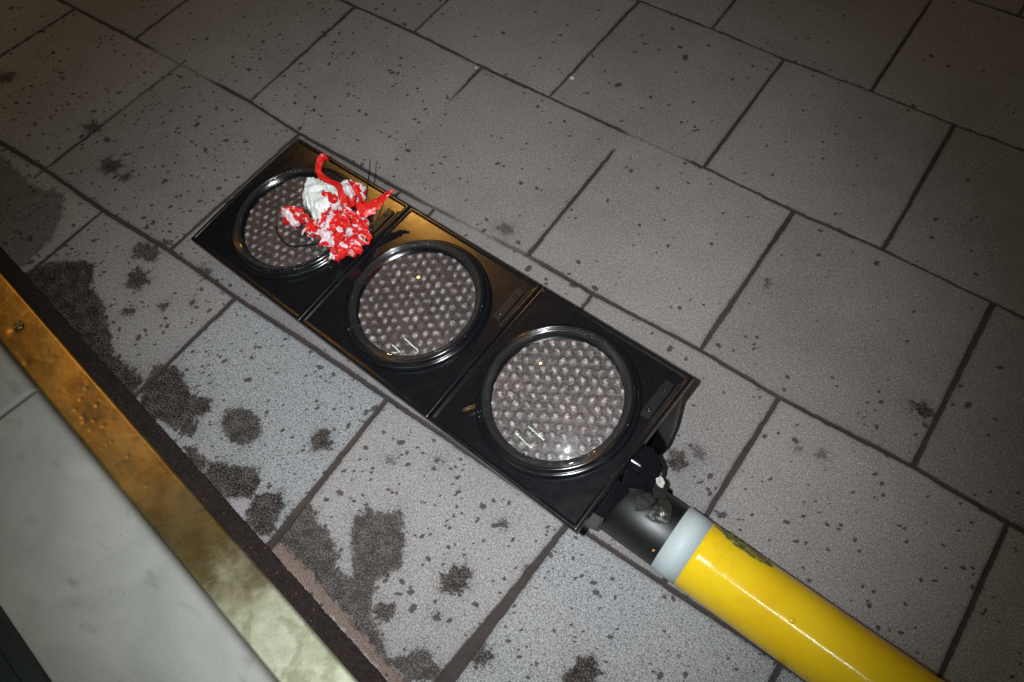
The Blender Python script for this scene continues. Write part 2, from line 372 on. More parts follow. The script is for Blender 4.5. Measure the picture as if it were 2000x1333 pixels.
CROSS = {  # row: list of (x at the lower line, x at the upper line, half width factor, lo, hi (fraction of the row that shows))
 0: [(.3568, .3601, 1., -1, 1), (.7647, .7677, 1.1, -1, 1), (1.1763, 1.1670, 1.5, -1, 1), (1.5500, 1.5703, 2.4, -1, 1), (1.9578, 1.9561, 1.3, -1, 1)],
 1: [(-.2730, -.2380, 1., 0, 1), (.1510, .1600, .68, 0, 1), (.5645, .5701, 1., 0, 1), (.963, .966, 1, .2, 1), (1.366, 1.3595, 1., 0, 1), (1.7508, 1.7575, 1.25, 0, 1), (2.155, 2.1637, 1.25, 0, 1)],
 2: [(-.0095, -.0077, .9, 0, 1), (.3977, .3894, .9, 0, 1), (.8041, .7962, .8, .62, 1), (1.2007, 1.1973, 1.0, 0, .88), (1.5937, 1.5965, 1.3, 0, 1), (2.0018, 2.0035, 1.3, 0, 1)],
 3: [(.1850, .185, .8, 0, 1), (.5802, .5699, .8, 0, 1), (.9863, .9906, .9, 0, 1), (1.3856, 1.384, 1.1, 0, 1), (1.7846, 1.7834, 1.3, 0, 1), (2.185, 2.185, 1., 0, 1)],
 4: [(1.1924, 1.1842, .9, 0, 1), (1.5924, 1.5925, 1., 0, 1), (1.99, 1.99, 1., 0, 1)]}
slab = np.ones(px.shape); coarse = np.zeros(px.shape)
for r in range(-1, 150):
    lo_y = -80. if r <= 0 else .4 * (r - 1); hi_y = .4 * r
    if r < 0: continue
    m = (py > lo_y - .03) & (py <= hi_y + .03)
    if not m.any(): continue
    known = list(CROSS.get(r, []))
    off = {0: -.04, 1: .165}.get(r, -.005 if r % 2 == 0 else .185)
    nmin, nmax = (-160, 160) if r < 12 else (-20, 20)
    for n in range(nmin, nmax):
        x0 = off + .4 * n
        if all(abs(x0 - kx[0]) > .15 for kx in known): known.append((x0, x0, 1., -1 if r == 0 else 0, 1))
    known.sort()
    xm = px[m]; ym = py[m]
    hi_l = line_y(r, xm) if r else line_y(0, xm); lo_l = line_y(r - 1, xm) if r else hi_l - .3
    fr = (ym - lo_l) / (hi_l - lo_l)
    best = np.full(xm.shape, 9.); bs = np.ones(xm.shape)
    ids = np.searchsorted(np.array([q[0] for q in known]), xm)
    tone = np.random.default_rng(100 + r).uniform(.86, 1.12, len(known) + 2)
    core = (fr > (0 if r else -999)) & (fr <= 1); tmp_ = slab[m]; tmp_[core] = tone[ids][core]; slab[m] = tmp_
    for q in known:
        sel = np.abs(xm - q[0]) < .13
        if not sel.any(): continue
        f = fr[sel]; cx = q[0] + (q[1] - q[0]) * np.clip(f, 0, 1) + vnoise(ym[sel], 60, int(abs(q[0]) * 1000) % 997 + r) * .0007
        w = .0037 * q[2] ** .85 * (1 - .2 * (r >= 3)) * (1 + .25 * vnoise(ym[sel], 12, r * 7 + int(abs(q[0] * 100))))
        if r == 0 and q[2] > 2: w = .0045 + .0085 * np.clip(1 - f, 0, 1) ** 1.3
        if r == 0 and 1.4 < q[2] < 2: w = .0042 + .003 * np.clip(1 - f, 0, 1)
        s = np.where((f > q[3]) & (f < q[4]), .95, 0.)
        if q[3] > .3: s = s * np.clip((f - q[3]) / .18, 0, 1)
        if q[4] < 1: s = s * np.clip((q[4] - f) / .05, 0, 1)
        if r == 1 and q[2] < .7: w = w * 1.15; s = np.where(f > .4, .65, .95)
        v = np.abs(xm[sel] - cx) - w; v = np.where(s > 0, v, 9)
        bsel = best[sel]; up = v < bsel; bsel[up] = v[up]; best[sel] = bsel
        t_ = bs[sel]; t_[up] = s[up]; bs[sel] = t_
    d = np.full(px.shape, 9.); d[m] = best; ss = np.zeros(px.shape); ss[m] = bs
    put(d, 0., ss, m)
coarse[(py < 0) & (px > .766) & (px < 1.172)] = 1.; coarse[(py < 0) & (px > 1.556)] = .8
coarse[(py < 0) & (px > 1.172) & (px < 1.56)] = .35; coarse[(py < 0) & (px < .766) & (px > .36)] = .25

# stains
def sdpoly(P, x, y):
    """positive inside"""
    P = np.array(P); d = np.full(x.shape, 9.); ins = np.zeros(x.shape, bool)
    for i in range(len(P)):
        a = P[i]; b = P[(i + 1) % len(P)]; e = b - a
        t = np.clip(((x - a[0]) * e[0] + (y - a[1]) * e[1]) / (e @ e + 1e-12), 0, 1)
        d = np.minimum(d, np.hypot(x - a[0] - t * e[0], y - a[1] - t * e[1]))
        c = ((a[1] > y) != (b[1] > y)) & (x < (b[0] - a[0]) * (y - a[1]) / (b[1] - a[1] + 1e-12) + a[0]); ins ^= c
    return np.where(ins, d, -d)
stain = np.full(px.shape, -.5); stdark = np.full(px.shape, .9)
def add_stain(P, dark=.9):
    P = np.array(P); m = (px > P[:, 0].min() - .03) & (px < P[:, 0].max() + .03) & (py > P[:, 1].min() - .03) & (py < P[:, 1].max() + .03)
    v = sdpoly(P, px[m], py[m]); s = stain[m]; up = v > s; s[up] = v[up]; stain[m] = s; q = stdark[m]; q[up & (v > -.02)] = dark; stdark[m] = q
add_stain([(-.3, .01), (.05, -.03), (.1671, -.045), (.2558, -.0271), (.3035, -.0721), (.33, -.12), (.3361, -.2185), (.2806, -.2164), (-.3, -.12)], .5)
add_stain([(0.345, -0.2123), (0.3737, -0.158), (0.4277, -0.1172), (0.4577, -0.1072), (0.4975, -0.1495), (0.547, -0.1611), (0.6079, -0.1924), (0.6597, -0.227), (0.7307, -0.2296), (0.7565, -0.2306), (0.7647, -0.2748), (0.6549, -0.264), (0.5201, -0.2439)], .93)
add_stain([(0.7603, -0.2327), (0.7474, -0.2017), (0.7851, -0.1764), (0.8264, -0.1881), (0.8547, -0.2013), (0.895, -0.1867), (0.9102, -0.2079), (0.8978, -0.2287), (0.9051, -0.2484), (0.8849, -0.2743), (0.8575, -0.2684), (0.8255, -0.2839), (0.7852, -0.2737)], .9)
add_stain([(0.945, -0.2152), (0.9305, -0.1879), (0.9548, -0.1652), (0.9935, -0.1639), (1.0206, -0.1821), (1.0211, -0.2118), (0.9864, -0.2295)], .8)
add_stain([(0.9939, -0.3004), (1.007, -0.2626), (1.06, -0.238), (1.0878, -0.2533), (1.0925, -0.2837), (1.055, -0.3094), (1.0223, -0.3151)], .88)
add_stain([(1.1014, -0.3051), (1.0934, -0.2719), (1.1277, -0.2428), (1.1511, -0.2545), (1.1558, -0.2786), (1.1696, -0.3119), (1.1483, -0.3213), (1.1191, -0.3254)], .88)
add_stain([(1.1668, -0.271), (1.1839, -0.2375), (1.2434, -0.2505), (1.2873, -0.2672), (1.2942, -0.2879), (1.3068, -0.2893), (1.3271, -0.2803), (1.2874, -0.2412), (1.2621, -0.2056), (1.2723, -0.1877), (1.2678, -0.1744), (1.284, -0.1797), (1.3146, -0.1587), (1.3198, -0.1442), (1.3651, -0.1928), (1.3857, -0.2247), (1.364, -0.2648), (1.3763, -0.2859), (1.391, -0.3095), (1.4246, -0.3239), (1.4589, -0.346), (1.4934, -0.2991), (1.5293, -0.3058), (1.5571, -0.3157), (1.4987, -0.3566), (1.3893, -0.3392), (1.3113, -0.326), (1.2553, -0.3149), (1.1799, -0.3101)], .74)
for bx, by, br, bd in [(.566, -.082, .026, .8), (.526, -.026, .028, .75), (.273, .09, .026, .75), (.143, .146, .020, .7), (-.18, .137, .02, .7), (.232, -.051, .03, .6), (1.121, -.132, .021, .85),
                       (1.469, -.187, .025, .85), (1.405, -.295, .017, .8), (1.977, .518, .019, .95), (1.122, .437, .016, .55), (1.868, .342, .009, .5), (1.664, .195, .018, .8),
                       (1.719, -.191, .030, .9), (1.828, .331, .007, .5), (1.632, .611, .008, .7), (.327, .089, .014, .7), (1.19, -.244, .009, .8), (.79, -.21, .03, .85),
                       (.668, .009, .012, .7), (.278, -.155, .045, .6), (.957, -.291, .025, .85), (1.573, -.257, .016, .8), (.90, -.255, .018, .8), (1.02, -.29, .03, .85),
                       (.66, -.10, .010, .8), (.70, -.06, .008, .8), (.61, -.145, .012, .8), (1.48, -.07, .008, .7), (1.25, -.09, .007, .8), (1.32, -.04, .006, .8),
                       (1.60, .175, .010, .8), (1.69, .225, .012, .6), (1.48, -.25, .008, .8), (1.56, -.11, .009, .7)]:
    ang = np.linspace(0, 2 * math.pi, 22, endpoint=False)
    rr = br * (1 + .28 * rng.uniform(-1, 1, 22))
    ex = rng.uniform(.85, 1.25)
    add_stain(np.c_[bx + rr * ex * np.cos(ang), by + rr / ex * np.sin(ang)], bd)
def add_field(P):
    f = np.full(px.shape, -.5); P = np.array(P)
    m = (px > P[:, 0].min() - .05) & (px < P[:, 0].max() + .05) & (py > P[:, 1].min() - .05) & (py < P[:, 1].max() + .05)
    f[m] = sdpoly(P, px[m], py[m]); return f
tan = add_field([(1.1726, -0.3151), (1.195, -0.285), (1.23, -0.295), (1.2954, -0.3172), (1.355, -0.3249), (1.4311, -0.338), (1.56, -0.3621), (1.56, -.39), (1.4791, -0.3703), (1.3328, -0.35), (1.1707, -0.3323)])
pink = add_field([(0.7688, -0.2593), (0.7851, -0.2354), (0.8177, -0.2517), (0.8654, -0.2692), (0.9509, -0.2596), (1.0541, -0.2707), (1.131, -0.2848), (1.1684, -0.3232), (1.1068, -0.3231), (0.9571, -0.2908), (0.8096, -0.2698)])
# specks of dirt
speck = np.zeros((NY, NX)); 
def splat(cx, cy, r):
    i0, i1 = np.searchsorted(X1, [cx - 2 * r - .004, cx + 2 * r + .004]); j0, j1 = np.searchsorted(Y1, [cy - 2 * r - .004, cy + 2 * r + .004])
    if i1 <= i0 or j1 <= j0: return
    xx = X1[i0:i1][None, :] - cx; yy = Y1[j0:j1][:, None] - cy
    a = np.arctan2(yy, xx); d = np.hypot(xx, yy); p1, p2 = rng.uniform(0, 6.28, 2)
    R_ = r * (1 + .25 * np.sin(2 * a + p1) + .15 * np.sin(5 * a + p2))
    v = np.clip(1.25 - d / R_ * .9, 0, 1.2); speck[j0:j1, i0:i1] = np.maximum(speck[j0:j1, i0:i1], v)
for _ in range(11500):
    cx, cy = rng.uniform(-.6, 2.5), rng.uniform(-.5, 1.75)
    dens = .20 + .70 * math.exp(-((cy + .05) / .38) ** 2) + .25 * math.exp(-((cx - .4) / .45) ** 2) * (cy < .8)
    if cx > 1.5 and cy > .5: dens *= .45
    if rng.random() > dens: continue
    splat(cx, cy, min(.0075, .0016 * math.exp(rng.normal(0, .5)) + .0005))
inch = (py > strip_y(px) - .022)
pz = np.where(joint < 0, -.0028, 0.) * jstr
# the pavement stops at the mortar channel: vertices beyond it dip under the doorstep
pz = np.where(inch, pz, -.022)
idx = np.arange(NX * NY).reshape(NY, NX)
a, b, c_, d_ = idx[:-1, :-1].ravel(), idx[:-1, 1:].ravel(), idx[1:, 1:].ravel(), idx[1:, :-1].ravel()
F4 = np.stack([a, b, c_, d_], 1)
me = bpy.data.meshes.new('pavement'); nv = NX * NY
me.vertices.add(nv); me.vertices.foreach_set('co', np.stack([px, py, pz], 1).astype(np.float32).ravel())
me.loops.add(F4.size); me.loops.foreach_set('vertex_index', F4.ravel().astype(np.int32))
me.polygons.add(len(F4)); me.polygons.foreach_set('loop_start', (np.arange(len(F4)) * 4).astype(np.int32))
me.polygons.foreach_set('use_smooth', np.ones(len(F4), bool)); me.update(calc_edges=True)
for k, v in dict(joint=joint, jstr=jstr, slab=slab, coarse=coarse, stain=stain, stdark=stdark, tan=tan, pink=pink, speck=speck.ravel()).items():
    at = me.attributes.new(k, 'FLOAT', 'POINT'); at.data.foreach_set('value', np.asarray(v, dtype=np.float32))
me.materials.append(M['pave'])
pav = bpy.data.objects.new('pavement', me); col.objects.link(pav); tag(pav, kind='structure')

# ------------------------------------------------------------------ doorstep frame: u runs along the brass, v towards the shop
SA = -.1445
su = Vector((math.cos(SA), math.sin(SA), 0)); sv = Vector((math.sin(SA), -math.cos(SA), 0))
SO = Vector((.3164, -.2336, 0))
def S(u, v, z): p = SO + su * u + sv * v; return (p.x, p.y, z)
def grid_strip(name, u0, u1, v0, v1, zf, mat, parent=None, nu=200, nv=20, attr=None, drop=.03, rag=0.):
    """a slab with a shaped top, closed down to a skirt; origin at its corner"""
    vs = []; at = []
    us = np.linspace(u0, u1, nu); vv = np.linspace(v0, v1, nv)
    for i, u in enumerate(us):
        for j, v in enumerate(vv):
            if rag and j == 0: v = v + rag * (noise.noise(Vector((u * 130, 3, 0))) + noise.noise(Vector((u * 30, 8, 0))))
            vs.append(S(u, v, zf(u, v))); at.append(attr(u, v) if attr else 0)
    f = [(i * nv + j, i * nv + j + 1, (i + 1) * nv + j + 1, (i + 1) * nv + j) for i in range(nu - 1) for j in range(nv - 1)]
    ring = [i * nv for i in range(nu)] + [(nu - 1) * nv + j for j in range(1, nv)] + [i * nv + nv - 1 for i in range(nu - 2, -1, -1)] + [j for j in range(nv - 2, 0, -1)]
    k0 = len(vs)
    for r in ring: x, y, z = vs[r]; vs.append((x, y, -drop)); at.append(at[r])
    n = len(ring)
    for k in range(n): f.append((ring[k], k0 + k, k0 + (k + 1) % n, ring[(k + 1) % n])) if False else f.append((ring[k], ring[(k + 1) % n], k0 + (k + 1) % n, k0 + k))
    org = Vector(S(u0, v0, 0)) if parent is None else Vector((0, 0, 0))
    o = mesh_obj(name, vs, f, mat, parent, True, dict(edge=at))
    bm = bmesh.new(); bm.from_mesh(o.data); bmesh.ops.recalc_face_normals(bm, faces=bm.faces); bm.to_mesh(o.data); bm.free()
    return o
# mortar channel between the paving and the brass
mo = grid_strip('mortar_channel', -1.6, 2.9, -.0315, .012, lambda u, v: .0012 + .0012 * noise.noise(Vector((u * 60, v * 60, 0))) - .0006 * max(0, -v * 40 - .9), M['mortar'], nu=3000, nv=10, rag=.0016)
tag(mo, kind='structure')
step = empty('shop_doorstep', Matrix.Identity(4), 'pale grey marble doorstep edged with a dented brass strip beside the paving', 'doorstep')
def brass_z(u, v):
    e = min(v, .082 - v); w = .0005 * noise.noise(Vector((u * 14, v * 20, 3))) + .0011 * noise.noise(Vector((u * 3, v * 5, 9)))
    z = .011 + .0150 * (v / .082) + w
    for (du, dv, dr, dh) in DENT:
        q = ((u - du) ** 2 + (v - dv) ** 2) / dr ** 2
        if q < 4: z += dh * math.exp(-q * 1.6)
    return z - (.0022 * max(0, 1 - e / .0035) ** 2)
DENT = [(rng.uniform(-.1, 1.3), rng.uniform(.01, .072), rng.uniform(.003, .009), rng.uniform(-.0005, .0003)) for _ in range(45)]
DENT += [(.45 + rng.normal(0, .05), rng.uniform(.02, .06), .0035, -.0007) for _ in range(14)] + [(.16, .05, .012, -.0014)]
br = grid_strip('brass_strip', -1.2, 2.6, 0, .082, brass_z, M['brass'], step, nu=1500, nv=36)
# countersunk screw in the brass
def revolve(name, prof, n, mat, parent, mtx=None, smooth=True, close=False):
    vs = []; f = []
    for (r, z) in prof:
        for k in range(n):
            a_ = 2 * math.pi * k / n; v = Vector((r * math.cos(a_), r * math.sin(a_), z))
            vs.append(mtx @ v if mtx else v)
    for i in range(len(prof) - 1):
        for k in range(n): f.append((i * n + k, i * n + (k + 1) % n, (i + 1) * n + (k + 1) % n, (i + 1) * n + k))
    if close: f.append(tuple(range(len(prof) * n - n, len(prof) * n)))
    o = mesh_obj(name, vs, f, mat, parent, smooth)
    bm = bmesh.new(); bm.from_mesh(o.data); bmesh.ops.recalc_face_normals(bm, faces=bm.faces); bm.to_mesh(o.data); bm.free()
    return o
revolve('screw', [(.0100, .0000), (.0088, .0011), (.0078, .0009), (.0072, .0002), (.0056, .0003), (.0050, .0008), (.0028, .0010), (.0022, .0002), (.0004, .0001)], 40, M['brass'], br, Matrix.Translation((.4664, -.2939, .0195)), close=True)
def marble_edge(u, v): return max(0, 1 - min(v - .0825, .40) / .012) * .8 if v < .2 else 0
jx = .318   # joint between the two marble slabs
def mz(u0, u1):
    def f(u, v):
        e = min(v - .0835, u - u0, u1 - u); return .0262 - .006 * max(0, 1 - e / .010) ** 2
    return f
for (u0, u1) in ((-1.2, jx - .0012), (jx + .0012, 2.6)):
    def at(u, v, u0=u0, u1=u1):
        return max(max(0, 1 - (v - .0835) / .016) ** 1.5, max(0, 1 - (u - u0) / .004) if u0 > 0 else 0, max(0, 1 - (u1 - u) / .004) if u1 < 2 else 0)  # painted soft shade beside the brass, thin dark line at the slab joint
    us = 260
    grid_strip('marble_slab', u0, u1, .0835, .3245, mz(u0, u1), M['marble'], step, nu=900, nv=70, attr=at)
# dark metal frame of the shop front beyond the marble
fr = empty('shopfront_plinth', Matrix.Identity(4), 'dark metal base rail of the shop front along the marble doorstep', 'shop front')
def boxuv(name, u0, u1, v0, v1, z0, z1, mat, parent, bev=.003):
    bm = bmesh.new(); vs = [bm.verts.new(S(u, v, z)) for z in (z0, z1) for (u, v) in ((u0, v0), (u1, v0), (u1, v1), (u0, v1))]
    for q in ((0, 1, 2, 3), (4, 5, 6, 7), (0, 1, 5, 4), (1, 2, 6, 5), (2, 3, 7, 6), (3, 0, 4, 7)): bm.faces.new([vs[i] for i in q])
    bmesh.ops.recalc_face_normals(bm, faces=bm.faces); bmesh.ops.bevel(bm, geom=bm.edges[:], offset=bev, segments=2, profile=.6, affect='EDGES')
    me = bpy.data.meshes.new(name); bm.to_mesh(me); bm.free(); me.materials.append(mat); o = bpy.data.objects.new(name, me); col.objects.link(o); o.parent = parent; return o
boxuv('base_rail', -1.2, 2.6, .3255, .357, -.02, .034, M['frame'], fr)
boxuv('threshold', -1.2, 2.6, .3575, 1.1, -.02, .022, M['frame'], fr)

# ------------------------------------------------------------------ the fallen traffic light
T0 = Vector((0.6292953, 0.0335247, 0.06))
R0 = Matrix(((0.99304, 0.0730037, -0.0924227), (-0.0807678, 0.9932496, -0.0832571), (0.0857207, 0.0901424, 0.992233)))
ML = Matrix.Translation(T0) @ R0.to_4x4(); MI = ML.inverted()
Lh, Wh, D1, D2 = .9845, .3109, .3428, .6723
tl = empty('traffic_light', ML, 'three-lamp black traffic light lying on the paving on its yellow pole', 'traffic light')
def W2L(pts): return [MI @ Vector(p) for p in pts]

# housing shell under the doors: tapered, deeper towards the pole
def housing():
    vs = []; rings = []
    for (ins, z, extra) in ((.004, -.020, 0), (.010, -.026, 0), (.022, -.036, .2), (.040, -.047, .75), (.055, -.052, 1.0)):
        r = []
        nseg = 24
        x0, x1, y0, y1 = ins, Lh - ins * .7, ins, Wh - ins
        rad = .02
        for (cx, cy, a0) in ((x1 - rad, y1 - rad, 0), (x0 + rad, y1 - rad, 90), (x0 + rad, y0 + rad, 180), (x1 - rad, y0 + rad, 270)):
            for k in range(7):
                a_ = math.radians(a0 + 15 * k); x = cx + rad * math.cos(a_); y = cy + rad * math.sin(a_)
                r.append(len(vs)); vs.append((x, y, z - extra * .055 * x / Lh))
        rings.append(r)
    f = []
    for a_, b_ in zip(rings, rings[1:]):
        n = len(a_)
        for k in range(n): f.append((a_[k], b_[k], b_[(k + 1) % n], a_[(k + 1) % n]))
    f.append(tuple(rings[-1])); f.append(tuple(reversed(rings[0])))
    return mesh_obj('housing', vs, f, M['black'], tl)
hs = housing()
for p in hs.data.polygons: p.use_smooth = len(p.vertices) == 4

def door_mesh(w):
    """heightfield door: raised rim, soft outer edge, flat field"""
    st = .0022
    def ax(L_):
        e = [0, .0006, .0014, .0024, .0035, .0048, .006, .007, .0078, .0086, .0096, .011]
        mid = list(np.linspace(.013, L_ - .013, int((L_ - .026) / .006)))
        return e + mid + [L_ - x for x in reversed(e)]
    xs, ys = ax(w), ax(Wh)
    def z(e):
        if e < .0035: return -.0045 + .0045 * math.sqrt(max(0, 1 - (1 - e / .0035) ** 2))
        if e < .0062: return 0.
        if e < .0086: return -.0022 * (1 - math.cos(math.pi * (e - .0062) / .0024)) / 2
        return -.0022
    vs = []; nx, ny = len(xs), len(ys)
    for x in xs:
        for y in ys:
            e = min(x, w - x, y, Wh - y)
            warp = .0006 * noise.noise(Vector((x * 6, y * 6, w * 10)))
            vs.append((x, y, z(e) + warp - .17 * (y - Wh / 2) ** 2))   # doors are slightly crowned
    f = [(i * ny + j, (i + 1) * ny + j, (i + 1) * ny + j + 1, i * ny + j + 1) for i in range(nx - 1) for j in range(ny - 1)]
    ring = [i * ny for i in range(nx)] + [(nx - 1) * ny + j for j in range(1, ny)] + [i * ny + ny - 1 for i in range(nx - 2, -1, -1)] + [j for j in range(ny - 2, 0, -1)]
    k0 = len(vs); n = len(ring)
    for r in ring: vs.append((vs[r][0], vs[r][1], -.021))
    for k in range(n): f.append((ring[(k + 1) % n], ring[k], k0 + k, k0 + (k + 1) % n))
    return vs, f

# LED panel shared by the three lamps: hexagonal field of little domes
def led_data():
    R_ = .1085; st = .00125; n = int(R_ / st) + 1; P = .0192
    vs = []; at = []; ids = {}; f = []
    for i in range(-n, n + 1):
        for j in range(-n, n + 1):
            x, y = i * st, j * st
            if x * x + y * y > R_ * R_: continue
            xr = x * math.cos(.35) - y * math.sin(.35); yr = x * math.sin(.35) + y * math.cos(.35)
            # nearest hex centre
            bd = 9
            rj = round(yr / (P * .866))
            for q in (rj - 1, rj, rj + 1):
                ox = (q % 2) * P / 2; rx = round((xr - ox) / P) * P + ox
                bd = min(bd, math.hypot(xr - rx, yr - q * P * .866))
            jx_ = math.sin(x * 431 + y * 173) * .0012; h = math.exp(-((bd + jx_) / .0052) ** 2) * (.70 + .75 * noise.noise(Vector((x * 48, y * 48, 3))))
            ids[(i, j)] = len(vs); vs.append((x, y, .0025 + .0028 * h)); at.append(h)
    for (i, j), k in ids.items():
        if (i + 1, j) in ids and (i, j + 1) in ids and (i + 1, j + 1) in ids: f.append((k, ids[(i + 1, j)], ids[(i + 1, j + 1)], ids[(i, j + 1)]))
    return vs, f, at
LV, LF, LA_ = led_data()
led_me = cov_me = None
BZ = [(.1362, -.009), (.1360, .002), (.1345, .0055), (.1325, .0068), (.1300, .0070), (.1290, .0066), (.1286, .0110), (.1275, .0140), (.1255, .0155), (.1235, .0150), (.1226, .0120), (.1208, .0118), (.1196, .0128), (.1180, .0110), (.1140, .0060), (.1086, .0028)]
def cover_prof():
    R_ = .30; r1 = .1200; z0 = .0125; zc = z0 - math.sqrt(R_ * R_ - r1 * r1); out = []
    for k in range(41):
        r = r1 * (1 - k / 40) + 1e-5; out.append((r, zc + math.sqrt(R_ * R_ - r * r)))
    return [(.1222, .0118), (.1220, .0160), (.1210, .0182), (.1195, .0186), (.1182, .0170), (.1176, .0142)] + out[3:]
secs = [(0, D1), (D1, D2), (D2, Lh)]
for s, (x0, x1) in enumerate(secs):
    w = x1 - x0 - .0016
    vs, f = door_mesh(w)
    dr = mesh_obj('lamp_door', vs, f, M['black'], tl, True); dr.location = (x0 + .0008, 0, 0)
    cx, cy = w / 2, Wh / 2 - .0016
    # bezel with its small ribs
    bz = revolve('bezel', BZ, 144, M['gloss'], dr); bz.location = (cx, cy, 0)
    bm = bmesh.new(); bm.from_mesh(bz.data)
    for a_ in [10, 14, 38, 62, 66, 70, 95, 118, 150, 154, 178, 203, 207, 230, 262, 290, 294, 318, 322, 326, 345]:
        aa = math.radians(a_ + s * 13); m_ = Matrix.Rotation(aa, 4, 'Z') @ Matrix.Translation((.1262, 0, .0145)) @ Matrix.Diagonal((.0062, .0012, .0046, 1))
        bmesh.ops.create_cube(bm, size=1, matrix=m_)
    aa = math.radians(200 + s * 7); bmesh.ops.create_cube(bm, size=1, matrix=Matrix.Rotation(aa, 4, 'Z') @ Matrix.Translation((.131, 0, .0085)) @ Matrix.Diagonal((.008, .016, .008, 1)))
    bm.to_mesh(bz.data); bm.free(); bz.data.polygons.foreach_set('use_smooth', [len(p.vertices) == 4 and i < 144 * (len(BZ) - 1) for i, p in enumerate(bz.data.polygons)])
    if led_me is None:
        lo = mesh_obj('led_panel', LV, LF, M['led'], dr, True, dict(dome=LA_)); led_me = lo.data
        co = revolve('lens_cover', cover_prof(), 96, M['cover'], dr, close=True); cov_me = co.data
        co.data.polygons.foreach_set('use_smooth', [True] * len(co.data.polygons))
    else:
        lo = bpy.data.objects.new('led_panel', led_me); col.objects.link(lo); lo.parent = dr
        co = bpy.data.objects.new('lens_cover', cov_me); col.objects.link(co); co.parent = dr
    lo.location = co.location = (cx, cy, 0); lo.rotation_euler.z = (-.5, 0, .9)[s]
    # latch strip with two screws
    bm = bmesh.new(); lx = w - .024; 
    def slab_(x, y, z, sx, sy, sz): bmesh.ops.create_cube(bm, size=1, matrix=Matrix.Translation((x, y, z)) @ Matrix.Diagonal((sx, sy, sz, 1)))
    slab_(lx, .245, -.0016, .0165, .072, .0036)
    bmesh.ops.bevel(bm, geom=bm.edges[:], offset=.0007, segments=2, affect='EDGES')
    slab_(lx + .014, .245, -.0028, .004, .085, .0020)
    me_ = bpy.data.meshes.new('latch_plate'); bm.to_mesh(me_); bm.free(); me_.materials.append(M['latch']); lt = bpy.data.objects.new('latch_plate', me_); col.objects.link(lt); lt.parent = dr
    for yy in (.222, .265):
        revolve('screw', [(.0036, .0012), (.0034, .0024), (.0024, .0030), (.0012, .0030), (.0010, .0018), (.0002, .0018)], 20, M['gloss'], dr, Matrix.Translation((lx, yy, -.0012)), close=True)

def hull(name, pts, mat, parent, bev=.0, world=True):
    bm = bmesh.new()
    for p in (W2L(pts) if world else pts): bm.verts.new(p)
    r = bmesh.ops.convex_hull(bm, input=bm.verts[:])
    bmesh.ops.delete(bm, geom=[g for g in r['geom_interior'] if isinstance(g, bmesh.types.BMVert)], context='VERTS')
    if bev: bmesh.ops.bevel(bm, geom=bm.edges[:], offset=bev, segments=2, affect='EDGES')
    me_ = bpy.data.meshes.new(name); bm.to_mesh(me_); bm.free(); me_.materials.append(mat)
    o = bpy.data.objects.new(name, me_); col.objects.link(o); o.parent = parent; return o
def cylm(name, p0, p1, prof, n, mat, parent, smooth=True):
    """lathe along p0->p1 (world), prof = (t, r) with t in metres from p0"""
    p0, p1 = Vector(p0), Vector(p1); q = (p1 - p0).to_track_quat('Z', 'Y').to_matrix().to_4x4()
    return revolve(name, [(r, t) for t, r in prof], n, mat, parent, MI @ Matrix.Translation(p0) @ q, smooth, True)
# end fittings towards the pole
br_ = hull('mounting_bracket', [(1.597, -.004, .132), (1.6265, .001, .118), (1.639, .062, .118), (1.612, .062, .140), (1.597, -.004, .03), (1.622, .001, .03), (1.634, .062, .03), (1.605, .062, .03)], M['bracket'], tl, .0022)
hull('mounting_bracket', [(1.618, .172, .128), (1.646, .174, .075), (1.640, .216, .075), (1.614, .285, .125), (1.600, .172, .02), (1.640, .176, .02), (1.634, .225, .02), (1.604, .285, .02)], M['bracket'], tl, .002)
hull('clamp_boss', [(1.612, .0938, .142), (1.612, .1268, .145), (1.636, .1385, .132), (1.662, .122, .122), (1.664, .0805, .118), (1.6243, .055, .132), (1.60, .06, .03), (1.60, .15, .03), (1.655, .142, .03), (1.668, .126, .03), (1.672, .078, .03), (1.63, .05, .03)], M['gloss'], tl, .003)
cylm('clamp_bolt', (1.600, .099, .136), (1.640, .098, .137), [(0, .0125), (.034, .0125), (.038, .011), (.039, .004)], 32, M['gloss'], tl)
AX0 = Vector((1.8, .0488, .0575)); AD = Vector((1, -.0503, 0)).normalized()
def AP(x): return AX0 + AD * ((x - 1.8) / AD.x)
cylm('pole_collar', AP(1.565), AP(1.735), [(0, .040), (.0, .0555), (.168, .0555), (.170, .0545)], 96, M['satin'], tl)
def shard(pts, z0, th, mat, nm='broken_shard', tilt=0):
    P = [(x, y, z0 + tilt * i) for i, (x, y) in enumerate(pts)]; return hull(nm, P + [(x, y, z - th) for x, y, z in P], mat, tl, .0006)
def wrap(x, y, lift):   # height of the collar surface at a plan position
    cyl_y = AP(x).y; d = y - cyl_y; return .0575 + math.sqrt(max(.0555 ** 2 - d * d, 1e-5)) + lift
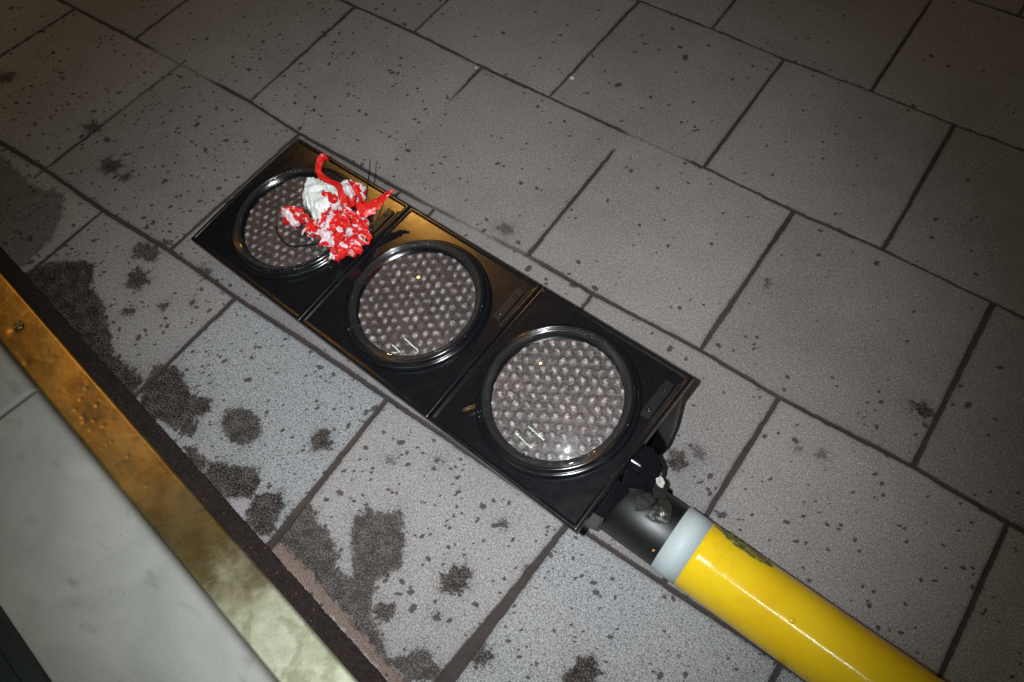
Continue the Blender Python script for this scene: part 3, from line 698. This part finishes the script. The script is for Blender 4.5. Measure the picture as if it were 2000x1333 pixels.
def wrapped_patch(name, pts, mat, lift=.0012, st=.0022, crumple=.0, rad=.0555):
    P = np.array(pts); xs = np.arange(P[:, 0].min(), P[:, 0].max(), st); ys = np.arange(P[:, 1].min(), P[:, 1].max(), st)
    XX, YY = np.meshgrid(xs, ys); ins = sdpoly(P, XX, YY) > -.0004; ids = {}; vs = []; f = []
    for j in range(len(ys)):
        for i in range(len(xs)):
            if ins[j, i]:
                d = ys[j] - AP(xs[i]).y
                z = .0575 + math.sqrt(max(rad ** 2 - d * d, 1e-6)) + lift + crumple * (noise.noise(Vector((xs[i] * 160, ys[j] * 160, 4))) + .6)
                ids[(i, j)] = len(vs); vs.append(MI @ Vector((xs[i], ys[j], z)))
    for (i, j), k in ids.items():
        if all(q in ids for q in ((i + 1, j), (i + 1, j + 1), (i, j + 1))): f.append((k, ids[(i + 1, j)], ids[(i + 1, j + 1)], ids[(i, j + 1)]))
    o = mesh_obj(name, vs, f, mat, tl, True); m_ = o.modifiers.new('thick', 'SOLIDIFY'); m_.thickness = .0012; m_.offset = 1; return o
wrapped_patch('torn_rubber_sheet', [(1.648, .060), (1.664, .080), (1.6803, .0694), (1.672, .0441), (1.6598, .0379)], M['matte'], .004, .0018, .0015)
hull('torn_rubber_sheet', [(1.664, .084, .122), (1.674, .069, .124), (1.690, .082, .117), (1.684, .100, .112), (1.668, .10, .116), (1.664, .088, .10), (1.69, .085, .10), (1.68, .10, .098)], M['matte'], tl, .001)
wrapped_patch('clear_tape', [(1.6800, .066), (1.6838, .092), (1.700, .082), (1.7061, .0742), (1.7145, .053), (1.705, .044), (1.6938, .040), (1.677, .040)], M['tape'], .002, .0016, .002)
hull('scraped_edge', [(1.6600, .1000, .1215), (1.666, .110, .1205), (1.6760, .104, .118), (1.678, .092, .119), (1.668, .091, .121), (1.664, .10, .112), (1.674, .10, .110)], M['scrape'], tl, .001)
cylm('screw', (1.6965, .0570, .116), (1.6985, .0575, .1235), [(0, .0042), (.004, .0042), (.0052, .0034), (.0054, .0014), (.0048, .0010)], 24, M['steel'], tl)
hull('orange_fleck', [(1.712, .0095, .0985), (1.7145, .0065, .0970), (1.7115, .0055, .0965), (1.7155, .0088, .0975), (1.713, .0075, .0915)], M['rust'], tl)
# yellow pole with its band
prof = [(0, .0545), (.0, .0575)]
prof += [(t, .0575) for t in np.linspace(.01, 1.9, 60)] + [(1.902, .055), (1.902, .02)]
pole = cylm('pole', AP(1.7645), AP(3.6), prof, 128, M['yellow'], tl)
def child_of(o, p): o.parent = p; return o
bd = cylm('reflective_band', AP(1.7235), AP(1.7660), [(0, .0545), (0, .05785), (.0425, .05785), (.0425, .0572)], 128, M['band'], pole)
# torn sticker lying over the far side of the pole
def sticker():
    vs = []; f = []; nu, nv = 40, 16
    for i in range(nu):
        t = i / (nu - 1); x = 1.769 + .100 * t
        hw = (math.sin(math.pi * min(1, t * .93 + .04)) ** .7) * .27
        for j in range(nv):
            an = math.radians(52) - .10 * t + (j / (nv - 1) - .5) * 2 * hw * (1 + .15 * noise.noise(Vector((t * 9, j, 0))))
            rr = .0575 + .0009 + .0010 * noise.noise(Vector((t * 22, j * .5, 7)))
            c = AP(x); side = Vector((.0502, .9987, 0)); up = Vector((0, 0, 1))
            vs.append(MI @ (c + side * rr * math.sin(an) + up * rr * math.cos(an)))
    f = [(i * nv + j, (i + 1) * nv + j, (i + 1) * nv + j + 1, i * nv + j + 1) for i in range(nu - 1) for j in range(nv - 1)]
    o = mesh_obj('torn_sticker', vs, f, M['sticker'], pole, True); m_ = o.modifiers.new('thick', 'SOLIDIFY'); m_.thickness = .0006; return o
sticker()
c = AP(1.925); an = math.radians(-14)
cylm('rivet', c + Vector((0, math.sin(an) * .056, math.cos(an) * .056)), c + Vector((0, math.sin(an) * .062, math.cos(an) * .062)), [(0, .005), (.0016, .005), (.0028, .0035), (.0032, .001)], 20, M['yellow'], pole)

# ------------------------------------------------------------------ torn tape bundle on the first lamp
def LV_(x, y, z): return ML @ Vector((x, y, z))
B0 = LV_(.25, .19, .0)
tb = empty('torn_tape_bundle', Matrix.Translation(B0), 'crumpled red and white barrier tape round white wadding on the lamp', 'tape')
MT = Matrix.Translation(-B0) @ ML
def cr(p, s, k=0.):
    """sharp straight creases of crumpled sheet: folded planes in changing directions"""
    c = noise.cell_vector(Vector((p[0] * s * .32 + k, p[1] * s * .32, k)))
    tot = 0.
    for q, w_ in ((0., 1.), (1.9, .7), (3.7, .5)):
        a_ = 6.28 * math.sin(k * 3.1 + q * 2.3); u = (p[0] * math.cos(a_) + p[1] * math.sin(a_)) * s * (.8 + .5 * q / 3) + q + .55 * noise.noise(Vector((p[0] * s * .5 + q, p[1] * s * .5, k)))
        tot += w_ * abs((u % 1.) * 2 - 1)
    return tot / 2.2
def lump(name, poly, z0, h, mat, st=.0013, rough=.012, ridge=.006, rag=.004, prof=.5, seed=0., parent=tb, edge=.018):
    P = np.array(poly); xs = np.arange(P[:, 0].min() - .01, P[:, 0].max() + .01, st); ys = np.arange(P[:, 1].min() - .01, P[:, 1].max() + .01, st)
    XX, YY = np.meshgrid(xs, ys); sd = sdpoly(P, XX, YY); ids = {}; vs = []; f = []
    for j in range(len(ys)):
        for i in range(len(xs)):
            x, y = xs[i], ys[j]
            e = sd[j, i] + rag * noise.fractal(Vector((x * 120 + seed, y * 120, 0)), 1, 2, 3)
            if e > 0:
                t = min(1, e / edge); zz = h * t ** prof
                c1 = cr((x, y, 0), 36, seed); c2 = cr((x, y, 0), 85, seed + 5)
                zz += (rough * .55 * noise.fractal(Vector((x * 42 + seed, y * 42, 2)), 1, 2, 1) + ridge * 1.7 * (c1 - .5) + ridge * .5 * (c2 - .5)) * min(1, t * 1.6)
                dx = .0006 * noise.noise(Vector((x * 150, y * 150, seed + 9))); dy = .0006 * noise.noise(Vector((x * 150, y * 150, seed + 19)))
                ids[(i, j)] = len(vs); vs.append(MT @ Vector((x + dx, y + dy, z0 + zz)))
    for (i, j), k in ids.items():
        if all(q in ids for q in ((i + 1, j), (i + 1, j + 1), (i, j + 1))): f.append((k, ids[(i + 1, j)], ids[(i + 1, j + 1)], ids[(i, j + 1)]))
    # closed skirt
    cnt = {}
    for q in f:
        for a_, b_ in zip(q, q[1:] + q[:1]): cnt[(a_, b_)] = cnt.get((a_, b_), 0) + 1
    low = {}
    dz = MT.to_3x3() @ Vector((0, 0, -1))
    for (a_, b_) in list(cnt):
        if (b_, a_) not in cnt:
            for v in (a_, b_):
                if v not in low:
                    low[v] = len(vs); q = MT.inverted() @ vs[v]; vs.append(MT @ Vector((q.x, q.y, z0 - .003)))
            f.append((b_, a_, low[a_], low[b_]))
    return mesh_obj(name, vs, f, mat, parent, False)
WAD = [(0.1422, 0.2245), (0.1657, 0.2436), (0.185, 0.2413), (0.2141, 0.2475), (0.2417, 0.2278), (0.2573, 0.2194), (0.2574, 0.2014), (0.252, 0.1734), (0.2238, 0.169), (0.1978, 0.1799), (0.1788, 0.184), (0.1653, 0.1942), (0.1629, 0.2043)]
lump('white_wadding', WAD, .026, .032, M['wad'], rough=.006, ridge=.004, seed=1.)
def disc(cx, cy, rx, ry, n=18, j=.14, seed=1):
    r = random.Random(seed); return [(cx + rx * (1 + r.uniform(-j, j)) * math.cos(6.2832 * k / n), cy + ry * (1 + r.uniform(-j, j)) * math.sin(6.2832 * k / n)) for k in range(n)]
lump('tape_ball', disc(.243, .256, .030, .028, seed=4), .020, .028, M['film2'], rough=.009, ridge=.010, seed=3., edge=.014)
lump('tape_ball', disc(.1868, .1505, .026, .021, seed=5), .030, .022, M['film'], rough=.006, ridge=.008, seed=9., edge=.012)
MASS = [(0.2092, 0.162), (0.2206, 0.1692), (0.2362, 0.1723), (0.2475, 0.1749), (0.2529, 0.2031), (0.2613, 0.2174), (0.2823, 0.2305), (0.2893, 0.2439), (0.3182, 0.2285), (0.3422, 0.1977), (0.3578, 0.169), (0.3523, 0.1527), (0.3377, 0.1453), (0.3322, 0.129), (0.3135, 0.1232), (0.3001, 0.1425), (0.2823, 0.142), (0.2504, 0.1479), (0.2547, 0.1352), (0.2393, 0.1364), (0.2136, 0.1535)]
lump('tape_heap', MASS, .024, .012, M['film'], rough=.008, ridge=.008, rag=.007, seed=6.)
lump('tape_heap', [(.245, .176), (.252, .203), (.275, .216), (.292, .206), (.300, .180), (.285, .155), (.262, .150), (.243, .160)], .036, .014, M['film3'], rough=.008, ridge=.009, rag=.005, seed=12.)
lump('tape_loop', [(0.2132, 0.2072), (0.2176, 0.2179), (0.2325, 0.2253), (0.2503, 0.2250), (0.2568, 0.2164), (0.252, 0.2063), (0.2371, 0.207)], .056, .006, M['film3'], rough=.003, ridge=.005, seed=14., edge=.008)
def ribbon(name, path, widths, mat, seed=0, n=60, m=9, cup=.5, twist=None, jag=.30, parent=tb):
    """path of (x, y, z) in the lamp's frame"""
    P = np.array(path, float); t = np.linspace(0, 1, len(P)); tt = np.linspace(0, 1, n)
    def sm(a): 
        v = np.interp(tt, t, a); k = np.ones(5) / 5; q = np.pad(v, 2, mode='edge'); q = np.convolve(q, k, 'valid'); q[0] = v[0]; q[-1] = v[-1]; return q
    C_ = np.stack([sm(P[:, i]) for i in range(3)], 1); Wd = np.interp(tt, np.linspace(0, 1, len(widths)), widths)
    vs = []
    for i in range(n):
        d = C_[min(i + 1, n - 1)] - C_[max(i - 1, 0)]; d = Vector(d).normalized(); up = Vector((0, 0, 1)); s = d.cross(up).normalized()
        if twist is not None:
            s = Quaternion(d, np.interp(tt[i], np.linspace(0, 1, len(twist)), twist)) @ s
        nrm = s.cross(d)
        for j in range(m):
            u = j / (m - 1) * 2 - 1; w = Wd[i] / 2 * (1 + (jag * noise.noise(Vector((tt[i] * 18, u * 3, seed))) if abs(u) > .8 else 0))
            off = cup * Wd[i] * .35 * (u * u - .4) + .0030 * noise.noise(Vector((tt[i] * 9, u * 1.2, seed + 4))) + .0010 * (cr((tt[i] * .12, u * .008, 0), 90, seed) - .5)
            p = Vector(C_[i]) + s * (u * w) - nrm * off * -1
            vs.append(MT @ p)
    f = [(i * m + j, (i + 1) * m + j, (i + 1) * m + j + 1, i * m + j + 1) for i in range(n - 1) for j in range(m - 1)]
    o = mesh_obj(name, vs, f, mat, parent, False); return o
ribbon('tape_strand', [(.1722, .2753, .058), (.1600, .2731, .066), (.1649, .2567, .064), (.1744, .2448, .060), (.1899, .2403, .056), (.2095, .2419, .055), (.226, .2441, .058), (.2411, .2407, .060), (.2539, .2305, .058), (.2708, .2208, .048)],
       [.010, .016, .013, .012, .012, .011, .012, .012, .013, .015], M['ribbon'], 3, cup=-.25, twist=[-1.9, -.5, 0, 0, .1, .2, 0])
ribbon('tape_strand', [(.3000, .2250, .048), (.3150, .2390, .046), (.3215, .266, .046), (.3257, .2842, .050), (.3339, .2961, .054)], [.030, .027, .020, .013, .005], M['ribbon'], 8, cup=-.3, twist=[.5, .3, -.1, .1])
ribbon('tape_strand', [(.318, .190, .038), (.3341, .2011, .040), (.3462, .2000, .036), (.3555, .1974, .032), (.3587, .1865, .028)], [.012, .014, .012, .010, .004], M['ribbon'], 12, cup=.6)
rr = random.Random(21)
for k in range(70):
    # loose curled scraps over and round the heap
    i = rr.randrange(len(MASS)); ax_, ay_ = MASS[i]; t = rr.uniform(.08, .85); x = ax_ * (1 - t) + .285 * t; y = ay_ * (1 - t) + .18 * t
    if x < .262 and y > .160: continue
    a_ = rr.uniform(0, 6.28); ln = rr.uniform(.018, .046); z = .040 + .016 * t + rr.uniform(-.002, .008)
    path = [(x + (q - .5) * ln * math.cos(a_ + q * 1.2), y + (q - .5) * ln * math.sin(a_ + q * 1.2), z + .012 * math.sin(q * 3.1) * rr.uniform(.1, 1.0)) for q in (0, .25, .5, .75, 1)]
    ribbon('tape_scrap', path, [.003, rr.uniform(.008, .018), rr.uniform(.009, .019), .006], M['ribbon'] if rr.random() < .7 else M['film2'], k, n=18, m=6, cup=rr.uniform(-1, 1), twist=[rr.uniform(-1.2, 1.2), rr.uniform(-1.2, 1.2) + (math.pi if rr.random() < .4 else 0)])
def tube(name, path, rad, mat, parent, mt=MT, n=10, sub=6):
    P = np.array(path, float); t = np.linspace(0, 1, len(P)); tt = np.linspace(0, 1, len(P) * sub)
    C_ = np.stack([np.interp(tt, t, P[:, i]) for i in range(3)], 1); k = np.ones(5) / 5
    C2 = C_.copy()
    for i in range(3): q = np.pad(C_[:, i], 2, mode='edge'); C2[:, i] = np.convolve(q, k, 'valid')
    C2[0], C2[-1] = C_[0], C_[-1]; vs = []; N = len(C2)
    for i in range(N):
        d = Vector(C2[min(i + 1, N - 1)] - C2[max(i - 1, 0)]).normalized(); s = d.cross(Vector((.1, .2, 1))).normalized(); u = s.cross(d)
        r = rad * (1 if i < N - 8 else .7)
        for j in range(n): a_ = 6.2832 * j / n; vs.append(mt @ (Vector(C2[i]) + s * r * math.cos(a_) * 1.4 + u * r * .8 * math.sin(a_)))
    f = [(i * n + j, (i + 1) * n + j, (i + 1) * n + (j + 1) % n, i * n + (j + 1) % n) for i in range(N - 1) for j in range(n)]
    f += [tuple(range(n)), tuple(range((N - 1) * n, N * n))]
    return mesh_obj(name, vs, f, mat, parent, True)
tube('cable_tie', [(.2980, .1466, .038), (.272, .1212, .0395), (.2524, .1048, .037), (.2334, .0963, .0345), (.2144, .0961, .034), (.1915, .1036, .035), (.1747, .1131, .037)], .0011, M['wire'], tb)
tube('cable_tie', [(.2836, .2604, .030), (.2723, .2739, .036), (.2645, .2874, .040), (.2515, .3073, .045), (.2362, .3273, .052)], .0009, M['wire'], tb)

# ------------------------------------------------------------------ small litter
def leaf():
    cx, cy = Vector((0, 0)), None
    base = LV_(.727, .058, .001); o_ = []
    vs = []; f = []; n, m = 16, 7
    for i in range(n):
        t = i / (n - 1); a_ = 1.2 + 1.1 * t
        for j in range(m):
            u = j / (m - 1) * 2 - 1; w = .0055 * math.sin(math.pi * (.06 + .88 * t)) ** .7
            p = R0 @ Vector(((t - .5) * .030 * math.cos(a_ * .6), (t - .5) * .030 * math.sin(a_) + u * w, .002 + .004 * u * u + .002 * math.sin(t * 6)))
            vs.append(p)
    f = [(i * m + j, (i + 1) * m + j, (i + 1) * m + j + 1, i * m + j + 1) for i in range(n - 1) for j in range(m - 1)]
    o = mesh_obj('dead_leaf', vs, f, M['leaf'], None, True); o.location = base; m_ = o.modifiers.new('thick', 'SOLIDIFY'); m_.thickness = .0005
    tag(o, 'small dark curled leaf lying on the black lamp door nearest the pole', 'leaf')
leaf()
def fleck(x, y, r, label, seed, nm='gum_fleck', mat='fleck', cat='gum'):
    bm = bmesh.new(); bmesh.ops.create_icosphere(bm, subdivisions=3, radius=1)
    for v in bm.verts:
        k = 1 + .35 * noise.noise(v.co * 1.5 + Vector((seed, 0, 0))); v.co = Vector((v.co.x * r * k * 1.2, v.co.y * r * k, max(0, v.co.z) * r * .5 * k))
    me_ = bpy.data.meshes.new(nm); bm.to_mesh(me_); bm.free(); me_.materials.append(M[mat]); me_.polygons.foreach_set('use_smooth', [True] * len(me_.polygons))
    o = bpy.data.objects.new(nm, me_); col.objects.link(o); o.location = (x, y, .0002); tag(o, label, cat)
fleck(.9985, .8823, .0050, 'small white fleck on the slab beside a joint beyond the traffic light', 1.)
fleck(.7869, .7891, .0032, 'faint pale fleck at the corner where three paving joints meet', 5.)
fleck(1.2984, .0140, .0050, 'tiny rusty brown crumb beside the long side of the black housing', 8., 'rust_crumb', 'rust', 'crumb')
